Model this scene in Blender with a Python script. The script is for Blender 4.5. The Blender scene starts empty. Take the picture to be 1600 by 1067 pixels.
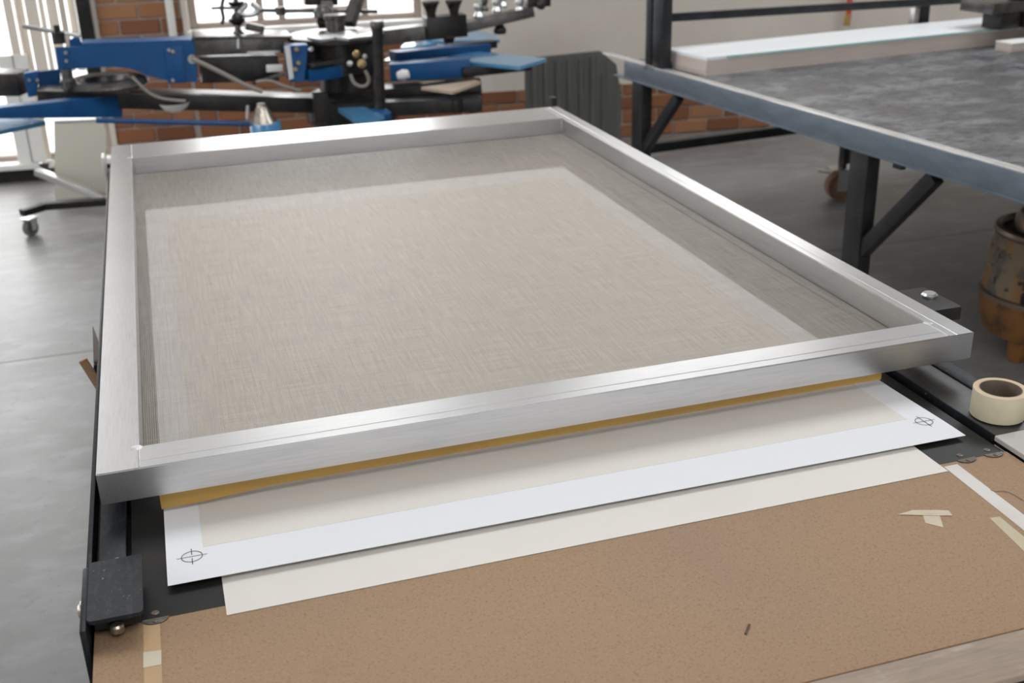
import bpy, bmesh, math, random
from mathutils import Vector, Matrix
random.seed(7)
SC = bpy.context.scene
COL = SC.collection

# ------------------------------------------------------------------ camera
F_PX, YAW, PITCH, ROLL = 1777.9, -0.29427, 0.39962, -0.02793
CAM = Vector((0.15564, -1.50455, 1.72359))
_r = Vector((math.cos(YAW), math.sin(YAW), 0))
FWD = Vector((-math.sin(YAW)*math.cos(PITCH), math.cos(YAW)*math.cos(PITCH), -math.sin(PITCH)))
_u = _r.cross(FWD)
RIGHT = math.cos(ROLL)*_r + math.sin(ROLL)*_u
UP = -math.sin(ROLL)*_r + math.cos(ROLL)*_u
cd = bpy.data.cameras.new('camera'); cam = bpy.data.objects.new('camera', cd); COL.objects.link(cam)
cd.sensor_width = 36.0; cd.lens = F_PX/1600*36.0; cd.clip_start = 0.05
M3 = Matrix((RIGHT, UP, -FWD)).transposed()
cam.matrix_world = Matrix.Translation(CAM) @ M3.to_4x4()
cd.dof.use_dof = True; cd.dof.focus_distance = 1.72; cd.dof.aperture_fstop = 6.0
SC.camera = cam
def at(px, py, y=None, z=None):
    """a measured point of the room: along the sight line of a photo pixel, at depth y or height z"""
    d = FWD + RIGHT*((px-800)/F_PX) - UP*((py-533.5)/F_PX)
    t = (z-CAM.z)/d.z if z is not None else (y-CAM.y)/d.y
    return CAM + d*t

# ------------------------------------------------------------------ world, lights, exposure
w = bpy.data.worlds.new('world'); SC.world = w; w.use_nodes = True
bg = w.node_tree.nodes['Background']; bg.inputs[0].default_value = (0.93, 0.97, 1.0, 1); bg.inputs[1].default_value = 2.2
SC.cycles.max_bounces = 6; SC.cycles.diffuse_bounces = 3; SC.cycles.glossy_bounces = 3; SC.cycles.transparent_max_bounces = 8
SC.view_settings.view_transform = 'Standard'; SC.view_settings.look = 'None'
SC.view_settings.gamma = 1.0; SC.view_settings.use_curve_mapping = False
SC.view_settings.exposure = 0.14
def area(name, loc, target, sx, sy, radiance, color=(1, 1, 1)):
    l = bpy.data.lights.new(name, 'AREA'); l.shape = 'RECTANGLE'; l.size = sx; l.size_y = sy
    l.energy = radiance*math.pi*sx*sy; l.color = color
    o = bpy.data.objects.new(name, l); COL.objects.link(o); o.location = loc
    o.rotation_euler = (Vector(target)-Vector(loc)).to_track_quat('-Z', 'Y').to_euler()
    return o
# daylight through the openings of the room: each lamp fills one opening, some of them added
area('daylight_back_window', (1.10, 5.95, 2.08), (0.9, 4.0, 1.95), 1.4, 2.4, 3.2, (1.0, 0.98, 0.95))
area('daylight_glazed_door', (-0.75, 6.14, 1.73), (-0.85, 4.0, 1.6), 1.1, 2.95, 3.2, (1.0, 0.98, 0.95))
area('added_clerestory_light', (3.72, 5.70, 3.03), (3.45, 3.2, 2.8), 1.85, 0.9, 3.6, (1.0, 0.99, 0.97))  # unseen high window, added for the bright reflection on the frame
area('daylight_left_window', (-4.15, 2.2, 1.95), (0, 2.2, 1.75), 5.0, 1.9, 0.9, (0.90, 0.95, 1.0))
area('added_skylight', (0.9, 1.9, 3.78), (0.9, 1.9, 0), 2.6, 1.6, 2.2, (0.97, 0.98, 1.0))  # unseen skylight, added to light the table from above
area('added_skylight_south', (0.9, -2.5, 3.78), (0.9, -2.5, 0), 2.6, 1.4, 2.5, (0.98, 0.98, 1.0))  # unseen skylight behind the camera, added to clear the strip's shadow
area('added_skylight_east', (5.0, 2.6, 3.78), (5.0, 2.6, 0), 2.2, 1.6, 4.2, (0.93, 0.96, 1.0))  # unseen skylight, added to brighten the right background
area('added_gate_light', (1.5, -5.1, 1.6), (1.5, 0, 1.4), 3.4, 2.6, 0.20, (1.0, 0.97, 0.93))  # unseen gate behind the camera, added for soft front light

# ------------------------------------------------------------------ materials
def mat(name, base, rough=0.5, metal=0.0, noise=None, bump=None, spec=0.5, coat=0.0):
    """noise=(scale, colour2, lo, hi, stretch) ; bump=(scale, strength, distance, stretch)"""
    m = bpy.data.materials.new(name); m.use_nodes = True
    nt = m.node_tree; b = nt.nodes['Principled BSDF']
    b.inputs['Base Color'].default_value = (*base, 1); b.inputs['Roughness'].default_value = rough
    b.inputs['Metallic'].default_value = metal; b.inputs['Specular IOR Level'].default_value = spec
    b.inputs['Coat Weight'].default_value = coat
    tc = nt.nodes.new('ShaderNodeTexCoord')
    def coord(stretch):
        mp = nt.nodes.new('ShaderNodeMapping'); mp.inputs['Scale'].default_value = stretch
        nt.links.new(tc.outputs['Object'], mp.inputs[0]); return mp.outputs[0]
    if noise:
        layers = noise if isinstance(noise, list) else [noise]
        prev = None
        for (sc, c2, lo, hi, st) in layers:
            n = nt.nodes.new('ShaderNodeTexNoise'); n.inputs['Scale'].default_value = sc; n.inputs['Detail'].default_value = 6
            n.inputs['Roughness'].default_value = 0.6
            nt.links.new(coord(st), n.inputs['Vector'])
            rp = nt.nodes.new('ShaderNodeMapRange'); rp.inputs[1].default_value = lo; rp.inputs[2].default_value = hi
            nt.links.new(n.outputs[0], rp.inputs[0])
            mx = nt.nodes.new('ShaderNodeMix'); mx.data_type = 'RGBA'
            nt.links.new(rp.outputs[0], mx.inputs[0])
            if prev is None: mx.inputs[6].default_value = (*base, 1)
            else: nt.links.new(prev, mx.inputs[6])
            mx.inputs[7].default_value = (*c2, 1); prev = mx.outputs[2]
        nt.links.new(prev, b.inputs['Base Color'])
    if bump:
        sc, stg, dist, st = bump
        n = nt.nodes.new('ShaderNodeTexNoise'); n.inputs['Scale'].default_value = sc; n.inputs['Detail'].default_value = 5
        nt.links.new(coord(st), n.inputs['Vector'])
        bp = nt.nodes.new('ShaderNodeBump'); bp.inputs['Strength'].default_value = stg; bp.inputs['Distance'].default_value = dist
        nt.links.new(n.outputs[0], bp.inputs['Height']); nt.links.new(bp.outputs[0], b.inputs['Normal'])
    return m
ONE = (1, 1, 1)
def alu_mat(name, stretch, metal=0.95):
    m = mat(name, (0.62, 0.62, 0.63), 0.30, metal, [(26, (0.53, 0.53, 0.54), 0.40, 0.75, stretch), (3.0, (0.67, 0.66, 0.65), 0.45, 0.8, ONE)],
            (60, 0.10, 0.0008, stretch))
    return m
M = {}
M['alu_x'] = alu_mat('brushed_aluminium_along_x', (0.6, 14, 14))
M['alu_y'] = alu_mat('brushed_aluminium_along_y', (14, 0.6, 14))
M['weld'] = mat('welded_aluminium', (0.56, 0.56, 0.56), 0.50, 0.9, None, (160, 0.5, 0.002, ONE))
M['paper'] = mat('white_paper', (0.86, 0.86, 0.88), 0.75, 0, None, (9, 0.05, 0.01, ONE), 0.2)
M['print'] = mat('cream_print', (0.80, 0.76, 0.705), 0.62, 0, (4, (0.775, 0.735, 0.68), 0.4, 0.7, ONE), None, 0.3)
M['cream_paper'] = mat('cream_paper', (0.82, 0.78, 0.72), 0.72, 0, (5, (0.79, 0.75, 0.69), 0.4, 0.7, ONE), None, 0.2)
M['ink'] = mat('black_ink', (0.02, 0.02, 0.022), 0.6)
M['mdf'] = mat('hardboard', (0.385, 0.245, 0.145), 0.62, 0, [(2.2, (0.345, 0.232, 0.148), 0.42, 0.68, ONE), (300, (0.21, 0.13, 0.075), 0.52, 0.78, ONE), (220, (0.50, 0.355, 0.235), 0.58, 0.82, ONE), (14, (0.31, 0.20, 0.12), 0.60, 0.88, ONE), (55, (0.16, 0.095, 0.055), 0.735, 0.79, (1, 2, 1))],
               (240, 0.14, 0.001, ONE), 0.3)
M['plank'] = mat('weathered_plank', (0.37, 0.28, 0.21), 0.65, 0, [(30, (0.27, 0.22, 0.18), 0.42, 0.7, (0.5, 6, 6)), (9, (0.5, 0.44, 0.38), 0.60, 0.78, (1, 3, 3))], (60, 0.3, 0.002, (0.5, 6, 6)))
M['black_steel'] = mat('black_steel', (0.020, 0.019, 0.018), 0.45, 0.0, [(7, (0.045, 0.037, 0.032), 0.5, 0.8, ONE), (60, (0.09, 0.08, 0.075), 0.68, 0.8, (1, .3, 1))], (60, 0.15, 0.001, ONE), 0.22)
M['black_paint'] = mat('chipped_black_paint', (0.016, 0.018, 0.022), 0.42, 0.0, [(40, (0.035, 0.037, 0.043), 0.5, 0.75, (3, 1, 1)), (110, (0.30, 0.28, 0.25), 0.68, 0.73, (2, 1, 1))], (70, 0.35, 0.002, (2, 1, 1)), 0.22)
M['grey_steel'] = mat('dark_grey_steel', (0.075, 0.072, 0.068), 0.40, 0.3, (6, (0.11, 0.105, 0.10), 0.45, 0.75, ONE), (40, 0.1, 0.001, ONE))
M['tab_steel'] = mat('stained_tab_steel', (0.10, 0.085, 0.07), 0.4, 0.5, (80, (0.19, 0.155, 0.12), 0.5, 0.65, ONE))
M['tab_screw'] = mat('rusted_screw', (0.12, 0.085, 0.06), 0.45, 0.6, (200, (0.28, 0.24, 0.2), 0.52, 0.65, ONE))
M['bolt'] = mat('worn_bolt', (0.50, 0.46, 0.40), 0.35, 0.9, (60, (0.25, 0.17, 0.11), 0.5, 0.7, ONE))
M['amber'] = mat('amber_strip', (0.52, 0.31, 0.07), 0.40, 0.0, (12, (0.43, 0.25, 0.06), 0.4, 0.7, (0.3, 3, 3)))
M['masking'] = mat('masking_tape', (0.72, 0.64, 0.46), 0.6, 0, (30, (0.66, 0.57, 0.40), 0.45, 0.7, ONE))
M['masking_side'] = mat('masking_tape_side', (0.66, 0.50, 0.33), 0.6)
M['core'] = mat('cardboard_core', (0.16, 0.125, 0.09), 0.5, 0, (30, (0.23, 0.18, 0.13), 0.5, 0.7, ONE))
M['tape_pale'] = mat('pale_tape', (0.62, 0.55, 0.42), 0.6, 0, (20, (0.55, 0.46, 0.33), 0.45, 0.7, ONE))
M['tape_amber'] = mat('aged_tape', (0.52, 0.34, 0.17), 0.55, 0, (20, (0.47, 0.31, 0.17), 0.4, 0.7, ONE))
M['tape_stain'] = mat('stained_tape', (0.55, 0.47, 0.32), 0.55, 0, [(25, (0.56, 0.42, 0.16), 0.5, 0.6, ONE), (14, (0.42, 0.43, 0.40), 0.55, 0.65, ONE)])
M['tape_white'] = mat('white_tape', (0.72, 0.68, 0.64), 0.6, 0, (18, (0.66, 0.61, 0.56), 0.45, 0.7, ONE))
M['grey_board'] = mat('pale_grey_board', (0.52, 0.49, 0.46), 0.6, 0, (14, (0.42, 0.39, 0.37), 0.5, 0.7, ONE), (30, 0.2, 0.002, ONE))
M['wood'] = mat('tan_wood', (0.46, 0.29, 0.15), 0.55, 0, (20, (0.36, 0.21, 0.10), 0.45, 0.7, (6, .5, 6)))
M['concrete'] = mat('polished_concrete', (0.255, 0.252, 0.25), 0.40, 0, [(0.9, (0.16, 0.15, 0.14), 0.42, 0.72, ONE), (5, (0.31, 0.31, 0.315), 0.48, 0.75, (1, 2, 1)), (22, (0.19, 0.185, 0.18), 0.56, 0.78, ONE)],
                    (14, 0.06, 0.004, ONE), 0.55)
M['joint'] = mat('joint_dirt', (0.10, 0.10, 0.10), 0.9)
M['plaster'] = mat('cream_plaster', (0.68, 0.62, 0.55), 0.8, 0, (2, (0.62, 0.56, 0.49), 0.4, 0.7, ONE), (40, 0.05, 0.002, ONE))
M['mortar'] = mat('mortar', (0.42, 0.36, 0.31), 0.9, 0, None, (60, 0.4, 0.004, ONE))
M['front_brown'] = mat('brown_bounce_wall', (0.24, 0.165, 0.12), 0.8)  # unseen wall, its brown chosen to darken and warm the frame's reflection
M['white'] = mat('white_paint', (0.80, 0.79, 0.76), 0.5)
M['cream_panel'] = mat('cream_panel', (0.72, 0.68, 0.58), 0.6)
M['ceiling'] = mat('ceiling_paint', (0.70, 0.69, 0.67), 0.8)
M['window_paint'] = mat('window_frame_paint', (0.36, 0.29, 0.25), 0.5)
M['slat'] = mat('blind_slat', (0.74, 0.66, 0.57), 0.7)
M['blue'] = mat('blue_enamel', (0.002, 0.074, 0.225), 0.42, 0.0, (8, (0.002, 0.056, 0.18), 0.4, 0.7, ONE), None, 0.45)
M['pallet'] = mat('blue_pallet_board', (0.08, 0.29, 0.52), 0.20, 0.0, None, None, 0.8, 0.6)  # blue lightened in place of the window's reflection
M['tan_pallet'] = mat('tan_pallet_board', (0.50, 0.40, 0.29), 0.35)
M['dark_metal'] = mat('oily_dark_metal', (0.016, 0.015, 0.015), 0.34, 0.3, (14, (0.05, 0.040, 0.032), 0.45, 0.75, ONE))
M['cast'] = mat('cast_grey_metal', (0.13, 0.122, 0.115), 0.34, 0.75, (18, (0.065, 0.058, 0.052), 0.45, 0.7, ONE))
M['steel'] = mat('bright_steel', (0.62, 0.62, 0.62), 0.28, 0.9)
M['brass'] = mat('dull_brass', (0.42, 0.30, 0.15), 0.35, 0.9)
M['rubber'] = mat('grey_rubber', (0.16, 0.15, 0.14), 0.6)
M['tyre'] = mat('brown_tyre', (0.26, 0.15, 0.10), 0.6)
M['cable'] = mat('grey_cable', (0.28, 0.25, 0.22), 0.5)
M['beam'] = mat('blue_grey_steel', (0.20, 0.24, 0.29), 0.36, 0.45, (9, (0.15, 0.18, 0.22), 0.4, 0.7, (1, 1, 3)))
M['lip'] = mat('worn_steel_lip_highlight', (0.80, 0.79, 0.77), 0.26, 0.35, (14, (0.45, 0.43, 0.41), 0.4, 0.7, (6, .4, 6)), (40, 0.2, 0.001, (6, .4, 6)))  # pale base stands in for the window's bright highlight on the lip
M['rack_black'] = mat('black_box_section', (0.014, 0.015, 0.017), 0.38, 0.1, (12, (0.028, 0.029, 0.032), 0.4, 0.7, ONE))
M['slab'] = mat('wet_grey_worktop', (0.085, 0.086, 0.093), 0.32, 0.0, [(5, (0.20, 0.205, 0.22), 0.45, 0.62, (1, 1.6, 1)), (19, (0.035, 0.035, 0.037), 0.50, 0.64, (1, 1.8, 1)), (44, (0.30, 0.30, 0.315), 0.58, 0.74, (1, 2.0, 1))],
                (16, 0.8, 0.008, (1, 1.8, 1)), 0.7)
M['sheet'] = mat('stacked_sheet', (0.84, 0.86, 0.88), 0.35, 0, None, None, 0.5)
M['sheet_edge'] = mat('stacked_sheet_edge', (0.56, 0.47, 0.42), 0.6, 0, (20, (0.62, 0.54, 0.49), 0.4, 0.7, (.3, .3, 8)))
M['glass_edge'] = mat('green_glass_edge', (0.25, 0.62, 0.52), 0.2)
M['rust'] = mat('rusty_paint', (0.30, 0.22, 0.14), 0.5, 0.1, [(7, (0.36, 0.16, 0.04), 0.47, 0.58, ONE), (11, (0.15, 0.135, 0.125), 0.53, 0.60, ONE), (24, (0.05, 0.032, 0.025), 0.58, 0.66, ONE)], (30, 0.3, 0.004, ONE))
M['rust_low'] = mat('orange_rust', (0.27, 0.12, 0.033), 0.55, 0.1, (9, (0.10, 0.055, 0.03), 0.46, 0.62, ONE), (30, 0.3, 0.004, ONE))
M['rust_rim'] = mat('worn_rim', (0.23, 0.17, 0.13), 0.35, 0.6)
M['corrugated'] = mat('dark_grey_sheet', (0.095, 0.096, 0.087), 0.55, 0.0, (5, (0.125, 0.12, 0.11), 0.4, 0.7, (6, 1, .4)))
M['splinter'] = mat('dark_splinter', (0.10, 0.055, 0.03), 0.7)
M['red'] = mat('red_plastic', (0.62, 0.06, 0.025), 0.45)
M['gold'] = mat('ochre_wood', (0.42, 0.27, 0.08), 0.5)

# bricks: colour varies from brick to brick
bm_ = mat('brick', (0.34, 0.135, 0.06), 0.8, 0, None, (45, 0.35, 0.006, ONE))
nt = bm_.node_tree; oi = nt.nodes.new('ShaderNodeObjectInfo'); cr = nt.nodes.new('ShaderNodeValToRGB')
cr.color_ramp.elements[0].color = (0.20, 0.075, 0.035, 1); cr.color_ramp.elements[1].color = (0.36, 0.17, 0.08, 1)
e = cr.color_ramp.elements.new(0.5); e.color = (0.29, 0.115, 0.05, 1)
nt.links.new(oi.outputs['Random'], cr.inputs[0]); nt.links.new(cr.outputs[0], nt.nodes['Principled BSDF'].inputs['Base Color'])
M['brick'] = bm_

# screen fabric: woven threads with open holes
def fabric():
    m = bpy.data.materials.new('woven_screen_fabric'); m.use_nodes = True; nt = m.node_tree
    b = nt.nodes['Principled BSDF']; out = nt.nodes['Material Output']
    b.inputs['Roughness'].default_value = 0.5; b.inputs['Specular IOR Level'].default_value = 0.35
    tc = nt.nodes.new('ShaderNodeTexCoord')
    def wave(direction, scale):
        wv = nt.nodes.new('ShaderNodeTexWave'); wv.wave_type = 'BANDS'; wv.bands_direction = direction
        wv.inputs['Scale'].default_value = scale; wv.inputs['Distortion'].default_value = 0.5; wv.inputs['Detail'].default_value = 1
        wv.inputs['Detail Scale'].default_value = 0.4
        nt.links.new(tc.outputs['Object'], wv.inputs[0]); return wv.outputs['Fac']
    a, c = wave('X', 95), wave('Y', 95)
    mx = nt.nodes.new('ShaderNodeMath'); mx.operation = 'MAXIMUM'; nt.links.new(a, mx.inputs[0]); nt.links.new(c, mx.inputs[1])
    def slub(sx, sy):
        mp = nt.nodes.new('ShaderNodeMapping'); mp.inputs['Scale'].default_value = (sx, sy, 1); nt.links.new(tc.outputs['Object'], mp.inputs[0])
        q = nt.nodes.new('ShaderNodeTexNoise'); q.inputs['Scale'].default_value = 1.0; q.inputs['Detail'].default_value = 3
        nt.links.new(mp.outputs[0], q.inputs['Vector']); return q.outputs[0]
    n = nt.nodes.new('ShaderNodeMath'); n.operation = 'MULTIPLY_ADD'
    av = nt.nodes.new('ShaderNodeMath'); av.operation = 'ADD'; nt.links.new(slub(260, 9), av.inputs[0]); nt.links.new(slub(9, 260), av.inputs[1])
    nt.links.new(av.outputs[0], n.inputs[0]); n.inputs[1].default_value = 1.4; n.inputs[2].default_value = -0.9
    cr = nt.nodes.new('ShaderNodeValToRGB'); cr.color_ramp.elements[0].color = (0.30, 0.265, 0.232, 1); cr.color_ramp.elements[1].color = (0.64, 0.575, 0.51, 1)
    ad = nt.nodes.new('ShaderNodeMath'); ad.operation = 'MULTIPLY_ADD'; nt.links.new(mx.outputs[0], ad.inputs[0]); ad.inputs[1].default_value = 0.7
    nt.links.new(n.outputs[0], ad.inputs[2]); 
    sb = nt.nodes.new('ShaderNodeMath'); sb.operation = 'SUBTRACT'; nt.links.new(ad.outputs[0], sb.inputs[0]); sb.inputs[1].default_value = 0.55
    nt.links.new(sb.outputs[0], cr.inputs[0]); nt.links.new(cr.outputs[0], b.inputs['Base Color'])
    bp = nt.nodes.new('ShaderNodeBump'); bp.inputs['Strength'].default_value = 0.3; bp.inputs['Distance'].default_value = 0.0006
    nt.links.new(mx.outputs[0], bp.inputs['Height']); nt.links.new(bp.outputs[0], b.inputs['Normal'])
    tl = nt.nodes.new('ShaderNodeBsdfTranslucent'); tl.inputs[0].default_value = (0.6, 0.54, 0.46, 1)
    m1 = nt.nodes.new('ShaderNodeMixShader'); m1.inputs[0].default_value = 0.25
    nt.links.new(b.outputs[0], m1.inputs[1]); nt.links.new(tl.outputs[0], m1.inputs[2])
    tr = nt.nodes.new('ShaderNodeBsdfTransparent')
    rp = nt.nodes.new('ShaderNodeMapRange'); rp.inputs[1].default_value = 0.25; rp.inputs[2].default_value = 0.95
    rp.inputs[3].default_value = 0.34; rp.inputs[4].default_value = 0.76
    nt.links.new(mx.outputs[0], rp.inputs[0])
    m2 = nt.nodes.new('ShaderNodeMixShader'); nt.links.new(rp.outputs[0], m2.inputs[0])
    nt.links.new(tr.outputs[0], m2.inputs[1]); nt.links.new(m1.outputs[0], m2.inputs[2])
    nt.links.new(m2.outputs[0], out.inputs[0])
    return m
M['fabric'] = fabric()
def glass():
    m = bpy.data.materials.new('window_glass'); m.use_nodes = True; nt = m.node_tree
    tr = nt.nodes.new('ShaderNodeBsdfTransparent'); gl = nt.nodes.new('ShaderNodeBsdfGlossy'); gl.inputs['Roughness'].default_value = 0.05
    mx = nt.nodes.new('ShaderNodeMixShader'); mx.inputs[0].default_value = 0.06
    nt.links.new(tr.outputs[0], mx.inputs[1]); nt.links.new(gl.outputs[0], mx.inputs[2]); nt.links.new(mx.outputs[0], nt.nodes['Material Output'].inputs[0])
    return m
M['glass'] = glass()

# ------------------------------------------------------------------ mesh helpers
def link(name, me, m, parent=None, loc=None, rot=None):
    o = bpy.data.objects.new(name, me); COL.objects.link(o)
    if m is not None and not me.materials:
        for mm in (m if isinstance(m, (list, tuple)) else [m]): me.materials.append(M[mm])
    if parent is not None: o.parent = parent
    if loc is not None: o.location = loc
    if rot is not None: o.rotation_euler = rot
    return o
def empty(name, label, cat, loc=(0, 0, 0), rz=0, group=None):
    o = bpy.data.objects.new(name, None); COL.objects.link(o); o.location = loc; o.rotation_euler = (0, 0, rz)
    o.empty_display_size = 0.1
    return tag(o, label, cat, group)
def tag(o, label, cat=None, group=None):
    o['label'] = label
    if cat: o['category'] = cat
    if group: o['group'] = group
    return o
def struct(o, label=None):
    o['kind'] = 'structure'
    if label: o['label'] = label
    return o
def finish(bm, name, m, parent=None, bevel=0.0, seg=2, smooth=False, loc=None, rot=None, sharp=40):
    if bevel:
        bmesh.ops.bevel(bm, geom=bm.edges[:], offset=bevel, segments=seg, affect='EDGES', profile=0.6, clamp_overlap=True)
    bmesh.ops.recalc_face_normals(bm, faces=bm.faces)
    me = bpy.data.meshes.new(name); bm.to_mesh(me); bm.free()
    if smooth:
        for p in me.polygons: p.use_smooth = True
        try: me.set_sharp_from_angle(angle=math.radians(sharp))
        except Exception: pass
    return link(name, me, m, parent, loc, rot)
def bx(bm, x0, x1, y0, y1, z0, z1):
    v = [bm.verts.new((x, y, z)) for z in (z0, z1) for y in (y0, y1) for x in (x0, x1)]
    for f in ((0, 1, 3, 2), (4, 6, 7, 5), (0, 4, 5, 1), (2, 3, 7, 6), (0, 2, 6, 4), (1, 5, 7, 3)): bm.faces.new([v[i] for i in f])
def box(name, m, x0, x1, y0, y1, z0, z1, parent=None, bevel=0.0, seg=2, rot=None, loc=None):
    bm = bmesh.new(); bx(bm, x0, x1, y0, y1, z0, z1)
    return finish(bm, name, m, parent, bevel, seg, bevel > 0, loc, rot)
def prism(name, m, pts, vec, parent=None, bevel=0.0, seg=1):
    """polygon (3D points) pushed along vec"""
    bm = bmesh.new(); vec = Vector(vec)
    a = [bm.verts.new(Vector(p)) for p in pts]; b = [bm.verts.new(Vector(p)+vec) for p in pts]; n = len(pts)
    bm.faces.new(a); bm.faces.new(b[::-1])
    for i in range(n): bm.faces.new((a[i], b[i], b[(i+1) % n], a[(i+1) % n]))
    return finish(bm, name, m, parent, bevel, seg)
def bar(name, m, p0, p1, wid, hei, parent=None, bevel=0.0, up=(0, 0, 1), wid1=None, hei1=None):
    """box section from p0 to p1 (tapering to wid1 x hei1)"""
    p0, p1 = Vector(p0), Vector(p1); d = (p1-p0).normalized(); s = d.cross(Vector(up)).normalized(); u = s.cross(d)
    bm = bmesh.new(); rings = []
    for P, w_, h_ in ((p0, wid, hei), (p1, wid1 or wid, hei1 or hei)):
        rings.append([bm.verts.new(P+s*(a*w_/2)+u*(b*h_/2)) for a, b in ((-1, -1), (1, -1), (1, 1), (-1, 1))])
    a, b = rings
    bm.faces.new(a[::-1]); bm.faces.new(b)
    for i in range(4): bm.faces.new((a[i], a[(i+1) % 4], b[(i+1) % 4], b[i]))
    return finish(bm, name, m, parent, bevel, 2, bevel > 0)
def lathe(name, m, prof, loc, parent=None, axis=(0, 0, 1), n=28, smooth=True):
    """prof: list of (radius, height) along axis from loc; radius 0 closes"""
    ax = Vector(axis).normalized(); q = Vector((0, 0, 1)).rotation_difference(ax)
    bm = bmesh.new(); rings = []
    for r, h in prof:
        if r < 1e-6: rings.append([bm.verts.new((0, 0, h))])
        else: rings.append([bm.verts.new((r*math.cos(2*math.pi*i/n), r*math.sin(2*math.pi*i/n), h)) for i in range(n)])
    for a, b in zip(rings, rings[1:]):
        for i in range(n):
            j = (i+1) % n
            if len(a) == 1 and len(b) == 1: continue
            if len(a) == 1: bm.faces.new((a[0], b[i], b[j]))
            elif len(b) == 1: bm.faces.new((a[i], a[j], b[0]))
            else: bm.faces.new((a[i], a[j], b[j], b[i]))
    bmesh.ops.transform(bm, matrix=q.to_matrix().to_4x4(), verts=bm.verts)
    return finish(bm, name, m, parent, 0, 1, smooth, loc)
def cyl(name, m, p0, p1, r, parent=None, n=20, ch=0.12):
    p0, p1 = Vector(p0), Vector(p1); L = (p1-p0).length; c = min(r*ch, L*0.2)
    return lathe(name, m, [(0, 0), (r-c, 0), (r, c), (r, L-c), (r-c, L), (0, L)], p0, parent, p1-p0, n)
def tube(name, m, pts, r, parent=None, n=8):
    cu = bpy.data.curves.new(name, 'CURVE'); cu.dimensions = '3D'; cu.bevel_depth = r; cu.bevel_resolution = 2; cu.use_fill_caps = True
    sp = cu.splines.new('NURBS'); sp.points.add(len(pts)-1); sp.use_endpoint_u = True; sp.order_u = 3; sp.resolution_u = 8
    for q, p in zip(sp.points, pts): q.co = (*p, 1)
    tmp = bpy.data.objects.new('tmp', cu); COL.objects.link(tmp)
    dg = bpy.context.evaluated_depsgraph_get(); me = bpy.data.meshes.new_from_object(tmp.evaluated_get(dg))
    bpy.data.objects.remove(tmp); me.name = name; me.materials.clear()
    for p in me.polygons: p.use_smooth = True
    return link(name, me, m, parent)

# ================================================================== THE ROOM
# floor slabs with a joint between them
fl = struct(box('floor', 'joint', -5.0, 9.0, -5.0, 6.4, -0.12, -0.006), 'grey concrete workshop floor')
for y0, y1 in ((-5.0, -0.6), (-0.594, 2.90), (2.906, 6.4)):
    bm = bmesh.new(); bx(bm, -5.0, 9.0, y0, y1, -0.05, 0.0)
    finish(bm, 'slab', 'concrete', fl)
# back wall (turned a little): local x along the wall, local y outwards
WL = Vector((-0.75, 5.88, 0)); WA = math.radians(-6.0)
wall = bpy.data.objects.new('wall_back', None); COL.objects.link(wall); wall.location = WL; wall.rotation_euler = (0, 0, WA)
struct(wall, 'back wall of brick and cream plaster with windows')
def wu(px, py):      # along-wall coordinate and height of a photo point on the back wall
    d = FWD + RIGHT*((px-800)/F_PX) - UP*((py-533.5)/F_PX)
    n = Vector((-math.sin(WA), math.cos(WA), 0)); t = (WL-CAM).dot(n)/d.dot(n); P = CAM+d*t
    return (P-WL).dot(Vector((math.cos(WA), math.sin(WA), 0))), P.z
U_D1 = wu(146, 30)[0]; U_P1 = wu(291, 30)[0]; U_W1 = wu(660, 20)[0]; Z_SILL = wu(330, 46)[1]; Z_PL = wu(754, 146)[1]
UR = 8.5; H = 3.7
def wbox(name, m, u0, u1, v0, v1, z0, z1, parent=wall, bevel=0.0): return box(name, m, u0, u1, v0, v1, z0, z1, parent, bevel)
wbox('pier_core', 'mortar', U_D1, U_P1, 0.012, 0.26, 0, H)
wbox('sill_wall_core', 'mortar', U_P1, U_W1, 0.012, 0.26, 0, Z_SILL-0.03)
wbox('plinth_core', 'mortar', U_W1, UR, 0.012, 0.26, 0, Z_PL-0.004)
UC0, UC1, ZC0, ZC1 = 3.56, 5.42, 2.58, 3.48       # added high window, unseen, for bright reflections on the frame
wbox('plaster_panel', 'plaster', U_W1, UR, 0.0, 0.26, Z_PL, ZC0)
wbox('plaster_panel', 'plaster', U_W1, UC0, 0.0, 0.26, ZC0, H)
wbox('plaster_panel', 'plaster', UC1, UR, 0.0, 0.26, ZC0, H)
wbox('plaster_panel', 'plaster', UC0, UC1, 0.0, 0.26, ZC1, H)
wbox('lintel', 'plaster', -1.2, U_W1, -0.005, 0.26, 3.30, H)
wbox('plaster_panel', 'plaster', -4.2, -1.05, 0.0, 0.26, 0, H)
BL, BH, MG = 0.225, 0.080, 0.012
bme = None
def bricks(u0, u1, z0, z1):
    global bme
    row = 0; z = z0
    while z + BH*0.6 < z1:
        u = u0 - (BL+MG)*(0.5 if row % 2 else 0.0)
        while u < u1-0.03:
            a, b = max(u, u0), min(u+BL, u1)
            if b-a > 0.04:
                if abs(b-a-BL) < 1e-4 and bme is not None: o = link('brick', bme, None, wall)
                else:
                    bm = bmesh.new(); h = (b-a)/2
                    bx(bm, -h, h, 0, 0.05, 0, BH)
                    o = finish(bm, 'brick', 'brick', wall, 0.005, 1)
                    if abs(b-a-BL) < 1e-4: bme = o.data
                o.location = ((a+b)/2, random.uniform(-0.003, 0.003), z)
            u += BL+MG
        z += BH+MG; row += 1
bricks(U_D1+0.025, U_P1-0.025, 0.004, 1.45)
bricks(U_P1, U_W1, 0.004, Z_SILL-0.04)
bricks(U_W1, 4.9, 0.004, Z_PL-0.01)
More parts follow.
